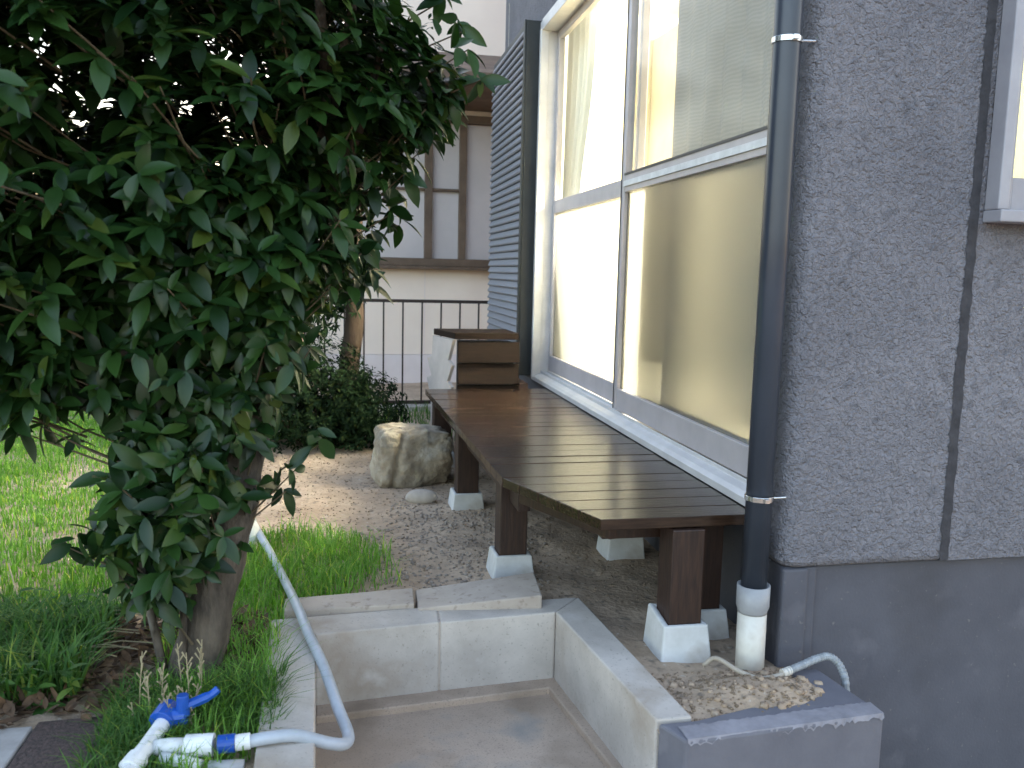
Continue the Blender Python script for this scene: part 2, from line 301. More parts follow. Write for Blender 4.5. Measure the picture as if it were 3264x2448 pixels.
# subdivided in z so the lower lip can be rounded
wm = MB()
def lofted(poly, zs, offs):
    n = len(poly); cx0 = sum(p[0] for p in poly)/n; cy0 = sum(p[1] for p in poly)/n; vs = []
    for z, of in zip(zs, offs):
        for x, y in poly: vs.append((x + (of if x < 1.1 else 0), y + (of if y < 1.79 else 0), z))
    fs = [tuple(range(n-1, -1, -1)), tuple((len(zs)-1)*n+i for i in range(n))]
    fs += [(k*n+i, k*n+(i+1) % n, (k+1)*n+(i+1) % n, (k+1)*n+i) for k in range(len(zs)-1) for i in range(n)]
    return vs, [tuple(reversed(f)) for f in fs]
wm.add(*lofted(poly, [.240, .246, .256, H], [.014, .005, 0, 0]))
wm.box(1.450, 5.0, YC, 1.80, .243, 1.060); wm.box(1.450, 1.49, YC+.001, 1.80, 1.061, H); wm.box(2.6, 5, YC+.001, 1.80, 1.061, H); wm.box(1.502, 2.598, YC+.001, 1.80, 2.0, H)
# wall along the window side
wm.box(1.021, 1.13, 4.47, 5.55, .33, H, K); wm.box(1.021, 1.13, 1.852, 4.468, 2.14, H, K)
wm.box(1.14, 5, 5.44, 5.55, .33, H)
wm.build('wall', 'stucco', ho)
gm = MB().box(1.431, 1.452, YC+.010, 1.80, .244, H); gm.build('wall_joint', 'groove', ho)
sj = MB(); rs = random.Random(3); vs = []; nz_ = 260     # ragged mortar line over the joint
for i in range(nz_):
    z = .2445+(H-.25)*i/(nz_-1); vs += [(1.431-.002-.006*rs.random()**2, YC-.0015, z), (1.449+.001+.004*rs.random()**2, YC-.0015, z)]
sj.add(vs, [(2*i, 2*i+1, 2*i+3, 2*i+2) for i in range(nz_-1)])
sj.build('joint_stain', 'groove', ho)
fm = MB()
fm.box(1.035, 1.12, 1.775, 1.90, -.5, .238); fm.box(1.09, 5, 1.785, 1.88, -.5, .236)
fm.box(1.062, 1.12, 1.90, 5.53, -.3, .328, K)
fm.box(1.030, 1.095, 1.768, 1.79, -.5, .237)
fm.build('foundation', 'paint_shade', ho, bevel=.006)
# interior
im = MB()
im.add([(1.135, 1.86, .37), (4, 1.86, .37), (4, 5.43, .37), (1.2, 5.43, .37)], [(0, 1, 2, 3)])
im.add([(1.135, 1.86, 2.5), (4, 1.86, 2.5), (4, 5.43, 2.5), (1.2, 5.43, 2.5)], [(3, 2, 1, 0)])
im.add([(1.1, 5.43, .37), (4, 5.43, .37), (4, 5.43, 2.5), (1.1, 5.43, 2.5)], [(0, 1, 2, 3)])
im.add([(4, 1.86, .37), (4, 5.43, .37), (4, 5.43, 2.5), (4, 1.86, 2.5)], [(0, 1, 2, 3)])
im.add([(2.62, 1.86, .37), (4, 1.86, .37), (4, 1.86, 2.5), (2.62, 1.86, 2.5)], [(0, 1, 2, 3)])
im.build('interior_wall', 'room', ho)
# wooden cupboard seen inside
cb = thing('cupboard', (2.2, 5.3, .37), 'pale wooden cupboard glimpsed inside through the upper right pane', 'cupboard')
MB().box(2.02, 2.45, 4.95, 5.42, .37, 2.35).build('carcass', 'roomwood', cb, bevel=.004)
dm = MB()
for i in range(7): dm.box(2.03, 2.44, 4.935, 4.949, .40+i*.275, .40+i*.275+.262)
dm.build('drawer_front', 'roomwood', cb, bevel=.003)
# ---- big window
wf = MB()
wf.box(0+1.008, 1.125, 4.405, 4.465, .352, 2.135, K)                       # far jamb
wf.box(1.012, 1.125, 1.852, 1.90, .352, 2.135, K)                          # near jamb
wf.box(1.004, 1.125, 1.9005, 4.4045, 2.085, 2.137, K)                       # head
wf.box(.998, 1.04, 4.40, 4.43, .36, 2.09, K)
# sill with stepped tracks, swept along y
sill = [(0, 0, .342), (0, 0, .362), (.012, 0, .372), (.036, 0, .380), (.0365, 0, .392), (.040, 0, .392), (.041, 0, .381), (.072, 0, .383), (.0725, 0, .394), (.076, 0, .394), (.077, 0, .383), (.115, 0, .384), (.115, 0, .342)]
y0, y1 = 1.853, 4.468
vs = []
for yy in (y0, y1): vs += [(ax(p[0], yy)+.0, yy, p[2]) for p in sill]
n = len(sill); wf.add(vs, [tuple(range(n)), tuple(range(2*n-1, n-1, -1))] + [((i+1) % n, i, n+i, n+(i+1) % n) for i in range(n)])
wfo = wf.build('window', 'alu', ho, bevel=.0015)
def sash(y0, y1, d0, d1, midz0, midz1, bot=.08, m='alu', stile=.035, st0=None):
    s = MB(); z0, z1 = .394, 2.084; st0 = st0 or stile
    s.box(1.008+d0, 1.008+d1, y0, y0+st0, z0, z1, K); s.box(1.008+d0, 1.008+d1, y1-stile, y1, z0, z1, K)
    s.box(1.009+d0, 1.007+d1, y0+st0, y1-stile, z0, z0+bot, K); s.box(1.009+d0, 1.007+d1, y0+st0, y1-stile, z1-.04, z1, K)
    s.box(1.009+d0, 1.007+d1, y0+st0, y1-stile, midz0, midz1, K)
    return s.build('sash', m, wfo, bevel=.002)
s1 = sash(1.902, 3.15, .040, .068, 1.196, 1.262, m='alu_d')
s2 = sash(3.09, 4.402, .076, .104, 1.194, 1.258, m='alu_d')
# white strip painting the sky reflection, and dark gaskets on the near mid rail
MB().box(1.008+.036, 1.008+.0395, 1.94, 3.12, 1.216, 1.236, K).build('rail_sky_sheen', 'white', wfo)
MB().box(1.008+.0385, 1.008+.0405, 1.94, 3.12, 1.256, 1.264, K).build('gasket', 'rail', wfo)
MB().box(1.008+.0375, 1.008+.0395, 3.146, 3.153, .394, 2.084, K).build('gasket', 'rail', wfo)
def pane(y0, y1, d, z0, z1, m, nm='pane'):
    return MB().add([(ax(d, y0), y0, z0), (ax(d, y1), y1, z0), (ax(d, y1), y1, z1), (ax(d, y0), y0, z1)], [(0, 1, 2, 3)]).build(nm, m, wfo)
pane(1.93, 3.12, .054, 1.255, 2.05, 'clear'); pane(1.93, 3.12, .054, .47, 1.20, 'frost')
pane(3.12, 4.37, .090, 1.252, 2.05, 'clear'); pane(3.12, 4.37, .090, .47, 1.20, 'frost')
# ---- small window round the corner
w2 = MB(); Yf = YC-.045
w2.box(1.463, 1.490, Yf, YC-.001, 1.0625, 2.05); w2.box(1.462, 2.65, Yf-.012, YC, 1.035, 1.062); w2.box(2.60, 2.65, Yf, YC, 1.063, 2.05); w2.box(1.491, 2.599, Yf, YC, 2.0, 2.05)
w2o = w2.build('window', 'alu_g', ho, bevel=.003)
s3 = MB(); s3.box(1.4905, 1.505, Yf+.012, YC-.003, 1.063, 2.0); s3.box(1.506, 2.599, Yf+.014, YC-.004, 1.0625, 1.135); s3.build('sash', 'alu_g', w2o, bevel=.002)
MB().add([(1.50, YC-.02, 1.13), (2.6, YC-.02, 1.13), (2.6, YC-.02, 2.0), (1.50, YC-.02, 2.0)], [(0, 1, 2, 3)]).build('pane', 'frost_y', w2o)
# ---- shutter box (louvred, beyond the window)
sb = MB(); sb.box(.930, .940, 4.475, 4.510, .36, 2.15, K); sb.box(.9405, 1.020, 4.475, 4.50, .36, 2.148, K)
sb.box(.945, 1.018, 4.5005, 5.50, 2.12, 2.147, K); sb.box(.945, 1.018, 5.48, 5.505, .36, 2.119, K); sb.box(.960, 1.018, 4.501, 5.479, .36, 2.1195, K)
sbo = sb.build('shutter_box', 'shutter_d', ho, bevel=.003)
lv = MB(); nl = 44; dz = (2.118-.37)/nl
for i in range(nl):
    z = .37+i*dz
    vs = []
    for yy in (4.512, 5.482):
        o = K*(yy-1.93); vs += [(.934+o, yy, z+.003), (.930+o, yy, z+.010), (.944+o, yy, z+dz), (.960+o, yy, z+dz), (.960+o, yy, z+.003)]
    lv.add(vs, [(0, 1, 2, 3, 4), (9, 8, 7, 6, 5)] + [((k+1) % 5, k, 5+k, 5+(k+1) % 5) for k in range(5)])
lv.build('louvre_panel', 'shutter', sbo)
# ---- curtains, ceiling lamp
def curtain(name, y0, y1, x, z0, z1, amp, folds, m, label, tie=0):
    ny_, nz_ = 160, 24; V = []
    for j in range(nz_+1):
        t = j/nz_; z = z0+(z1-z0)*t
        for i in range(ny_+1):
            s = i/ny_; yy = y0+(y1-y0)*s
            if tie: yy = y1-(y1-y0)*(1-s)*(1-tie*math.exp(-((z-1.2)/.45)**2))
            V.append((x+K*(yy-1.93)+amp*math.sin(folds*2*math.pi*s+1.2*math.sin(3*s))*(1-.3*t)+.2*amp*math.sin(5*folds*s), yy, z))
    F = [(j*(ny_+1)+i, j*(ny_+1)+i+1, (j+1)*(ny_+1)+i+1, (j+1)*(ny_+1)+i) for j in range(nz_) for i in range(ny_)]
    o = MB().add(V, F).build(name, m, smooth=True); return tag(o, label, 'curtain')
curtain('curtain', 1.90, 2.95, 1.16, .40, 2.3, .010, 8, 'lace', 'grey lace curtain drawn behind the right window sash beside the downpipe')
curtain('curtain', 4.10, 4.60, 1.20, .40, 2.3, .022, 5, 'drape', 'white drape gathered at the far left edge of the big lit window', tie=.45)
lt = thing('ceiling_lamp', (2.6, 3.3, 2.5), 'round glowing ceiling lamp in the room behind the big window', 'lamp')
def lathe(prof, n=24):
    mb = MB(); vs = [(r*math.cos(2*math.pi*k/n), r*math.sin(2*math.pi*k/n), z) for r, z in prof for k in range(n)]
    fs = [(i*n+k, i*n+(k+1) % n, (i+1)*n+(k+1) % n, (i+1)*n+k) for i in range(len(prof)-1) for k in range(n)]
    return mb.add(vs, fs+[tuple(range(n-1, -1, -1)), tuple((len(prof)-1)*n+k for k in range(n))])
def at(o, loc): o.location = loc; return o
mb = lathe([(.06, 2.499), (.2, 2.47), (.2, 2.44), (.12, 2.42), (.02, 2.415)]); mb.v = [(x+2.6, y+3.3, z) for x, y, z in mb.v]
mb.build('lamp_shade', 'lampglow', lt, smooth=True)
pl = bpy.data.lights.new('lamp_light', 'POINT'); pl.energy = LAMP_W; pl.color = (1, .92, .76); pl.shadow_soft_size = .12
plo = bpy.data.objects.new('lamp_light', pl); C.objects.link(plo); plo.location = (2.6, 3.3, 2.25)
# ---------------------------------------------------------------- downpipe
dp = thing('downpipe', (.965, 1.78, 0), 'dark blue grey round downpipe at the house corner, running down to a white pvc stub', 'pipe')
px, py = .966, 1.785
MB().tube([(px, py, .19), (px, py, 1.0), (px-.001, py, 2.0), (px, py, 3.4)], .0295, 28).build('pipe', 'pipe', dp, smooth=True)
mb = lathe([(.0335, .135), (.0335, .140), (.0375, .150), (.0375, .200), (.034, .200), (.030, .196)], 28); mb.v = [(x+px, y+py, z) for x, y, z in mb.v]; mb.build('collar', 'pvc_g', dp, smooth=True)
MB().tube([(px+.002, py, -.06), (px, py, .14)], .033, 28).build('pipe_stub', 'pvc_w', dp, smooth=True)
for zc in (.405, 1.40):
    q = MB(); n = 28
    vs = [((px+rr*math.cos(2*math.pi*k/n)), py+rr*math.sin(2*math.pi*k/n), zc+dzz) for rr, dzz in ((.0300, -.006), (.0325, -.006), (.0325, .006), (.0300, .006)) for k in range(n)]
    q.add(vs, [(i*n+k, i*n+(k+1) % n, ((i+1) % 4)*n+(k+1) % n, ((i+1) % 4)*n+k) for i in range(4) for k in range(n)])
    q.box(px-.006, px+.006, py-.040, py-.032, zc-.005, zc+.005)
    q.tube([(px+.03, py-.01, zc), (px+.06, py-.012, zc+.001)], .003, 8)
    q.build('clamp', 'steel', dp, bevel=.0008)
# ---------------------------------------------------------------- wooden deck
dk = thing('wooden_deck', (.75, 3, 0), 'glossy dark stained veranda deck on posts along the window', 'deck')
def xl(y): return .477 + (.145*(2.302-y)/.432 if y < 2.302 else -.004*(y-2.302))
bd = MB(); y = 1.872; pw = .086; rs = random.Random(5)
while y < 4.10:
    ya, yb = y, y+pw-.0035; z1 = .340+rs.uniform(-.0012, .0012)
    P = [(xl(ya), ya), (ax(-.004, ya), ya), (ax(-.004, yb), yb), (xl(yb), yb)]
    if ya < 2.302 < yb: P.append((xl(2.302), 2.302)); 
    if ya < 2.302 < yb: P = [(xl(ya), ya), (ax(-.004, ya), ya), (ax(-.004, yb), yb), (xl(yb), yb), (.477, 2.302)]
    bd.prism(P, z1-.026, z1); y += pw
yend = y-.005
bd.build('floor_boards', 'wood', dk, bevel=.0012)
bm_ = MB()
bm_.box(.530, .565, 2.33, yend-.02, .235, .311); bm_.box(.93, .97, 2.0, yend-.02, .235, .3065, K)
bm_.box(.545, .925, 4.0, 4.04, .24, .310); bm_.box(.545, .925, 3.2, 3.24, .24, .310)
bm_.build('beam', 'wood_y', dk, bevel=.002)
MB().prism([(.525, 2.298), (.668, 1.945), (.688, 1.95), (.545, 2.304)], .268, .3115).build('fascia', 'wood_y', dk, bevel=.002)
MB().box(.665, .975, 1.99, 2.02, .255, .3115).build('fascia', 'wood_y', dk, bevel=.002)
PO = [(.506, 2.455, 1), (.495, 3.225, 1), (.795, 1.862, 1), (.902, 1.985, 1), (.905, 2.60, 0), (.905, 3.35, 0), (.50, 4.00, 0), (.905, 3.98, 0)]
for i, (x, y_, _) in enumerate(PO):
    MB().box(x, x+.082, y_, y_+.082, .035, .3105).build('post', 'wood_y', dk, bevel=.003)
br = MB().extr([(0, 0, 0), (.03, 0, 0), (.03, 0, .03), (0, 0, .03)], (.585, 2.49, .215), (.67, 2.49, .295)); br.build('brace', 'wood_edge', dk)
# pier stones
def pier(x, y_, label, h=.085, zb=-.03, ridge=0, rot=0):
    w, t = .066, .054; mb = MB()
    B = [(-w, -w, 0), (w, -w, 0), (w, w, 0), (-w, w, 0)]; hh = h-zb
    T = [(-t, -t, hh), (t, -t, hh), (t, t, hh), (-t, t, hh)]; q = .0415
    I1 = [(-q, -q, hh), (q, -q, hh), (q, q, hh), (-q, q, hh)]; I2 = [(a_, b_, .035-zb) for a_, b_, _ in I1]
    if ridge:
        T[0] = (-t-.004, -t, hh+.002); T[3] = (-t-.004, t, hh+.020); I1[0] = (-q, -q, hh); I1[3] = (-q, q, hh+.016)
    mb.add(B+T+I1+I2, [(3, 2, 1, 0)] + [(i, (i+1) % 4, 4+(i+1) % 4, 4+i) for i in range(4)] + [(4+i, 4+(i+1) % 4, 8+(i+1) % 4, 8+i) for i in range(4)] + [(8+i, 8+(i+1) % 4, 12+(i+1) % 4, 12+i) for i in range(4)] + [(12, 13, 14, 15)])
    o = mb.build('pier_stone', 'pier', bevel=.005); o.location = (x+.041, y_+.041, zb); o.rotation_euler.z = rot
    return tag(o, label, 'pier stone', 'pier stones under the deck posts')
pier(PO[0][0], PO[0][1], 'white concrete pier stone under the deck corner post, beside the sandy block', .07)
pier(PO[1][0], PO[1][1], 'pale pier stone next to the small pebble by the boulder', .06)
pier(PO[2][0], PO[2][1], 'nearest white pier stone, notched top, touching the kerb and soil', .082, ridge=1)
pier(PO[3][0], PO[3][1], 'pale pier stone between the nearest notched one and the downpipe', .065)
pier(PO[4][0], PO[4][1], 'pier stone in shade under the middle of the deck, only its side lit', .09)
pier(PO[5][0], PO[5][1], 'pier stone deep under the deck against the foundation', .07)
pier(PO[6][0], PO[6][1], 'pier stone behind the boulder under the far front deck corner', .06)
pier(PO[7][0], PO[7][1], 'pier stone under the far back deck corner', .06)
# ---------------------------------------------------------------- louvred timber box at the far end of the deck
sx = thing('timber_box', (.77, 4.35, 0), 'brown timber box with pale zigzag side at the far end of the deck', 'box')
MB().prism([(.612, 4.142), (.925, 4.142), (.925, 4.45), (.548, 4.45)], .572, .603).build('top_board', 'wood_box', sx, bevel=.003)
def slant(z0, z1, nm, m):
    b = MB(); prof = [(0, 4.150, z0), (0, 4.130, z0), (0, 4.150, z1), (0, 4.170, z1)]
    b.extr([(0, p[1], p[2]) for p in prof], (.628, 0, 0), (.928, 0, 0)); return b.build(nm, m, sx, bevel=.002)
for z0, z1 in ((.462, .560), (.358, .455), (.252, .350)): slant(z0, z1, 'board', 'wood_box')
# both edges of the side board are cut as a sawtooth
zz = [(4.152, .568), (4.215, .466), (4.160, .446), (4.222, .362), (4.166, .340), (4.226, .24), (4.17, .0), (4.46, .0), (4.46, .24), (4.525, .345), (4.455, .362), (4.520, .446), (4.450, .466), (4.44, .568)]
sp = MB(); n = len(zz); xs_ = lambda y_: .604-.21*(y_-4.15)
sp.add([(xs_(a_), a_, b_) for a_, b_ in zz]+[(xs_(a_)+.015, a_, b_) for a_, b_ in zz], [tuple(range(n)), tuple(range(2*n-1, n-1, -1))] + [((i+1) % n, i, n+i, n+(i+1) % n) for i in range(n)])
sp.build('side_panel', 'panelwhite', sx)
MB().box(.93, .975, 4.14, 4.47, .0, .36).build('corner_post', 'wood_y', sx)
MB().box(.66, .92, 4.24, 4.40, .0, .55).build('inner_frame', 'shutter_d', sx)
# ---------------------------------------------------------------- boulder and stones
def rock(name, loc, size, seed, m, label, sub=4, facets=14, rough=.05, cat='rock', group=None, parent=None):
    bm = bmesh.new(); bmesh.ops.create_icosphere(bm, subdivisions=sub, radius=1)
    r = random.Random(seed); pl_ = [(Vector((r.gauss(0, 1), r.gauss(0, 1), r.gauss(0, 1))).normalized(), r.uniform(.62, .9)) for _ in range(facets)]
    from mathutils import noise
    for v in bm.verts:
        d = v.co.normalized(); rad = 1.15
        for nrm, dd in pl_:
            c_ = d.dot(nrm)
            if c_ > .05: rad = min(rad, dd/c_)
        rad += rough*noise.noise(d*3+Vector((seed, 0, 0))) + rough*.5*noise.noise(d*9)
        v.co = Vector((d.x*rad*size[0], d.y*rad*size[1], d.z*rad*size[2]))
    me = bpy.data.meshes.new(name); bm.to_mesh(me); bm.free(); me.materials.append(M[m])
    o = bpy.data.objects.new(name, me); C.objects.link(o); o.location = loc
    me.polygons.foreach_set('use_smooth', [True]*len(me.polygons))
    if label: tag(o, label, cat, group)
    return o
def boulder():
    bm = bmesh.new(); bmesh.ops.create_cube(bm, size=2); bmesh.ops.subdivide_edges(bm, edges=bm.edges[:], cuts=26, use_grid_fill=True)
    from mathutils import noise
    for v in bm.verts:
        p = v.co.copy(); m_ = max(abs(p.x), abs(p.y), abs(p.z)); s = p/ (abs(p.x)**7+abs(p.y)**7+abs(p.z)**7)**(1/7)
        if s.x > .2 and s.z > 0: s.z *= 1-.30*(s.x-.2)            # right shoulder slopes
        s.x *= 1+.05*s.z*(-1 if s.x < 0 else 1)
        cleft = math.exp(-((s.x+.55-.15*s.z)/.07)**2)*(s.y < -.3)
        nn = noise.noise(p*1.6)*.10+noise.noise(p*4.5)*.05+noise.noise(p*12)*.02
        s = s*(1+nn); s.y += cleft*.22 + (.18 if (s.y < -.3 and s.x > .1) else 0)*max(0, -s.z)
        v.co = Vector((s.x*.158, s.y*.12, s.z*.128))
    me = bpy.data.meshes.new('boulder'); bm.to_mesh(me); bm.free(); me.materials.append(M['rock']); me.polygons.foreach_set('use_smooth', [True]*len(me.polygons))
    o = bpy.data.objects.new('boulder', me); C.objects.link(o); o.location = (.375, 3.72, .105); o.rotation_euler.z = .12
    return tag(o, 'large squarish tan boulder half lit beside the deck post', 'rock')
boulder()
rock('pebble', (.372, 3.34, .018), (.055, .035, .028), 4, 'stone', 'smooth oval stone lying in front of the boulder', 3, 0, .08, 'stone')
rock('pale_stone', (-.235, 2.86, .035), (.03, .035, .05), 9, 'white', 'white rounded stone standing just right of the trunk in the grass', 3, 0, .08, 'stone')
# ---------------------------------------------------------------- hose with fittings and valve pipework
hs = thing('garden_hose', (0, 1.7, .03), 'blue grey hose looping over the kerb to white pipe fittings', 'hose')
hp = smooth_path([(-.262, 3.12, .10), (-.232, 2.96, .055), (-.165, 2.70, .035), (-.108, 2.43, .035), (-.062, 2.17, .048), (-.038, 2.03, .047), (-.002, 1.88, .030), (.026, 1.74, .006), (.045, 1.645, -.004), (.038, 1.602, .0), (.008, 1.580, .016), (-.05, 1.570, .042), (-.10, 1.565, .045), (-.135, 1.567, .04)], 10)
MB().tube(hp, .0118, 14).build('hose', 'hose', hs, smooth=True)
MB().tube([(-.132, 1.567, .041), (-.158, 1.566, .040)], .0145, 18).build('connector', 'white', hs, smooth=False)
MB().tube([(-.158, 1.566, .040), (-.188, 1.567, .039)], .0165, 18).build('connector', 'blue', hs)
pf = thing('valve_pipework', (-.3, 1.6, .03), 'white plastic pipes with a blue lever valve lying in the weeds', 'valve')
MB().tube([(-.196, 1.572, .037), (-.205, 1.573, .037), (-.245, 1.579, .035)], [.020, .020, .020], 18).build('pipe', 'white', pf)
MB().tube([(-.245, 1.579, .035), (-.272, 1.585, .034), (-.300, 1.588, .032)], .0145, 18).build('pipe', 'white', pf, smooth=True)
MB().tube(smooth_path([(-.292, 1.672, .045), (-.302, 1.63, .040), (-.315, 1.58, .035), (-.328, 1.54, .03), (-.345, 1.47, .02)], 3), .0150, 18).build('pipe', 'white', pf, smooth=True)
MB().tube([(-.322, 1.556, .032), (-.332, 1.53, .028)], .0195, 18).build('fitting', 'white', pf)
MB().tube([(-.285, 1.566, .022), (-.25, 1.552, .020), (-.215, 1.535, .018)], .0125, 16).build('pipe', 'white', pf, smooth=True)
MB().tube([(-.200, 1.528, .017), (-.14, 1.524, .016)], .0135, 16).build('pipe', 'pvc_g', pf, smooth=True)
vb = MB().tube([(-.300, 1.650, .046), (-.288, 1.690, .052)], .0235, 14)
vb.tube([(-.262, 1.664, .05), (-.262, 1.664, .092)], [.013, .011], 14)
vb.tube([(-.290, 1.668, .048), (-.255, 1.664, .050)], [.021, .016], 14)
vb.build('valve_body', 'blue', pf, bevel=.002)
MB().tube(smooth_path([(-.265, 1.664, .066), (-.245, 1.672, .070), (-.215, 1.682, .078), (-.200, 1.686, .088)], 4), [.010]*8+[.008]*5, 8).build('lever', 'blue', pf)
# cable and conduit
cbm = thing('buried_cable', (.95, 1.66, .03), 'thin tan cable emerging from soil into grey corrugated conduit by the pipe stub', 'cable')
MB().tube(smooth_path([(.845, 1.77, .02), (.868, 1.755, .042), (.895, 1.70, .036), (.925, 1.662, .034), (.965, 1.655, .040), (.992, 1.66, .045)], 6), .0055, 8).build('cable', 'cable', cbm, smooth=True)
cp = smooth_path([(.988, 1.66, .045), (1.03, 1.673, .05), (1.08, 1.690, .055), (1.115, 1.695, .055), (1.135, 1.68, .035), (1.138, 1.66, -.01), (1.14, 1.665, -.16)], 10)
MB().tube(cp, [.0078 if i % 2 else .0092 for i in range(len(cp))], 10).build('conduit', 'conduit', cbm)
MB().tube([(.978, 1.658, .043), (1.0, 1.664, .046)], .0095, 10).build('sleeve', 'pvc_w', cbm)
# ---------------------------------------------------------------- paving pieces bottom left
t1 = MB().prism([(-1.0, 1.35), (-.560, 1.35), (-.548, 1.745), (-1.0, 1.75)], -.03, .012).build('paving_slab', 'slab', bevel=.003); tag(t1, 'light grey paving slab in the bottom left corner', 'slab')
t2 = MB().prism([(-.556, 1.35), (-.355, 1.35), (-.398, 1.770), (-.544, 1.765)], -.03, .010).build('paving_tile', 'tile', bevel=.003); tag(t2, 'dark reddish brown rough paving tile beside the light grey slab', 'tile')
# ---------------------------------------------------------------- fence
fe = thing('iron_fence', (.4, 5.6, 0), 'low black iron railing with thin vertical bars in front of the cream house', 'fence')
fb = MB(); fb.box(-.62, 1.35, 5.59, 5.612, .688, .708); fb.box(-.62, 1.35, 5.592, 5.608, .04, .062)
fb.build('rail', 'iron', fe)
x = -.60
while x < 1.35:
    MB().box(x-.005, x+.005, 5.596, 5.606, .058, .69).build('bar', 'iron', fe); x += .1215
fc = MB().box(-.75, 1.6, 5.52, 5.68, -.1, .035).build('fence_curb', 'concrete', bevel=.005); tag(fc, 'low concrete curb under the iron railing', 'curb')
# ---------------------------------------------------------------- neighbour house
nh = thing('neighbour_house', (1, 7.2, -.3), 'cream two storey neighbour house with frosted brown framed windows', 'house')
nw = MB(); nw.box(-.15, 5, 7.0, 7.2, .225, .935); nw.box(-.15, .02, 7.0, 7.2, .935, 2.05); nw.box(2.0, 5, 7.0, 7.2, .935, 2.05)
nw.box(-.15, 5, 7.0, 7.2, 2.05, 2.3); nw.box(.2, 5, 7.25, 9, 2.3, 5.2); nw.box(-.15, 5, 7.205, 9, -.2, 2.29)
nw.build('wall', 'nwall', nh)
MB().box(-.15, 5, 6.985, 7.2, -.4, .222).build('base_wall', 'nbase', nh)
jn = MB(); jn.box(.785, .789, 6.996, 7.0, .225, .93); jn.build('wall_joint', 'nbase', nh)
nf = MB(); nf.box(0, 2.02, 6.93, 7.05, .925, .985); nf.box(0, 2.02, 6.90, 7.0, .90, .924); nf.box(0, 2.02, 6.95, 7.05, 2.03, 2.09)
for xx, w in ((.0, .05), (.775, .06), (1.045, .055), (1.95, .06)): nf.box(xx, xx+w, 6.955, 7.05, .986, 2.029)
nf.box(.836, 1.044, 6.965, 7.05, 1.508, 1.528); nf.box(.051, .774, 6.965, 7.05, 1.51, 1.528)
nfo = nf.build('window', 'nbrown', nh, bevel=.003)
for xx, x1 in ((.05, .775), (.836, 1.045), (1.10, 1.95)): MB().box(xx, x1, 7.0, 7.04, .986, 2.029).build('pane', 'npane', nfo)
MB().add([(-.35, 6.35, 2.22), (5, 6.35, 2.22), (5, 6.35, 2.29), (-.35, 6.35, 2.29), (-.35, 7.25, 2.10), (5, 7.25, 2.10), (5, 7.25, 2.62), (-.35, 7.25, 2.62)],
     [(0, 1, 2, 3), (3, 2, 6, 7), (1, 0, 4, 5), (0, 3, 7, 4), (2, 1, 5, 6), (4, 7, 6, 5)]).build('eave', 'roof', nh)
# garden wall and added hedge to the left
gw = MB().box(-9, -.2, 6.6, 6.75, -.1, .42).build('garden_wall', 'wallblock', bevel=.006); tag(gw, 'low beige garden wall beyond the lawn at left', 'wall')
# ---------------------------------------------------------------- foliage generators
def leaf_template(L_, W_, fold=.25, curl=.18, seg=5):
    V = []; F = []
    for i in range(seg+1):
        t = i/seg; w = W_*.5*(math.sin(math.pi*min(1, t*.97+.02))**.8)*(1.05-.25*t); y_ = L_*t; z = -curl*L_*t*t
        if i == seg: w = .0005
        V += [(-w, y_, z+fold*w), (0, y_, z), (w, y_, z+fold*w)]
    for i in range(seg):
        a_ = i*3; F += [(a_, a_+1, a_+4, a_+3), (a_+1, a_+2, a_+5, a_+4)]
    return np.array(V), np.array(F)
def place(TV, TF, P, D, Nn, Sc, wob=None):
    """P positions, D leaf direction, Nn approx normal, Sc scale"""
    D = D/np.linalg.norm(D, axis=1, keepdims=True); Xa = np.cross(D, Nn); Xa /= np.linalg.norm(Xa, axis=1, keepdims=True)+1e-9; Na = np.cross(Xa, D)
    R = np.stack([Xa, D, Na], 2); V = np.einsum('nij,vj->nvi', R, TV)*Sc[:, None, None]+P[:, None, :]
    k = len(TV); F = (TF[None]+(np.arange(len(P))*k)[:, None, None]).reshape(-1, TF.shape[1])
    return V.reshape(-1, 3), F
def unit(n): v = rng.normal(size=(n, 3)); return v/np.linalg.norm(v, axis=1, keepdims=True)
def rosettes(Pc, Tw, per, L_, W_, spread=(.9, 1.5), curl=.2, fold=.3):
    """Pc twig tips, Tw twig directions"""
    n = len(Pc); TV, TF = leaf_template(L_, W_, fold, curl)
    P = np.repeat(Pc, per, 0); T = np.repeat(Tw, per, 0); m_ = len(P)
    a_ = np.tile(np.arange(per)*(2*math.pi/per), n)+np.repeat(rng.random(n)*6.28, per)+rng.normal(0, .3, m_)
    O = np.cross(T, np.array([.3, .2, 1.0])); O /= np.linalg.norm(O, axis=1, keepdims=True); O2 = np.cross(T, O)
    th = rng.uniform(*spread, m_)
    D = np.cos(th)[:, None]*T+np.sin(th)[:, None]*(np.cos(a_)[:, None]*O+np.sin(a_)[:, None]*O2)
    D[:, 2] -= .25; D += rng.normal(0, .12, (m_, 3))
    Nn = T*.8+np.array([0, -.15, .9])+rng.normal(0, .25, (m_, 3))
    P = P - T*(rng.random(m_)*.045)[:, None]
    return place(TV, TF, P, D, Nn, rng.uniform(.5, 1.2, m_))
def in_ell(n, E):
    """sample shell-weighted points in ellipsoids (cx,cy,cz,rx,ry,rz,weight)"""
    w = np.array([e[6] for e in E], float); w /= w.sum(); idx = rng.choice(len(E), n, p=w); E_ = np.array([e[:6] for e in E])[idx]
    u = unit(n); rr = rng.random(n)**.42
    return E_[:, :3]+u*rr[:, None]*E_[:, 3:], u
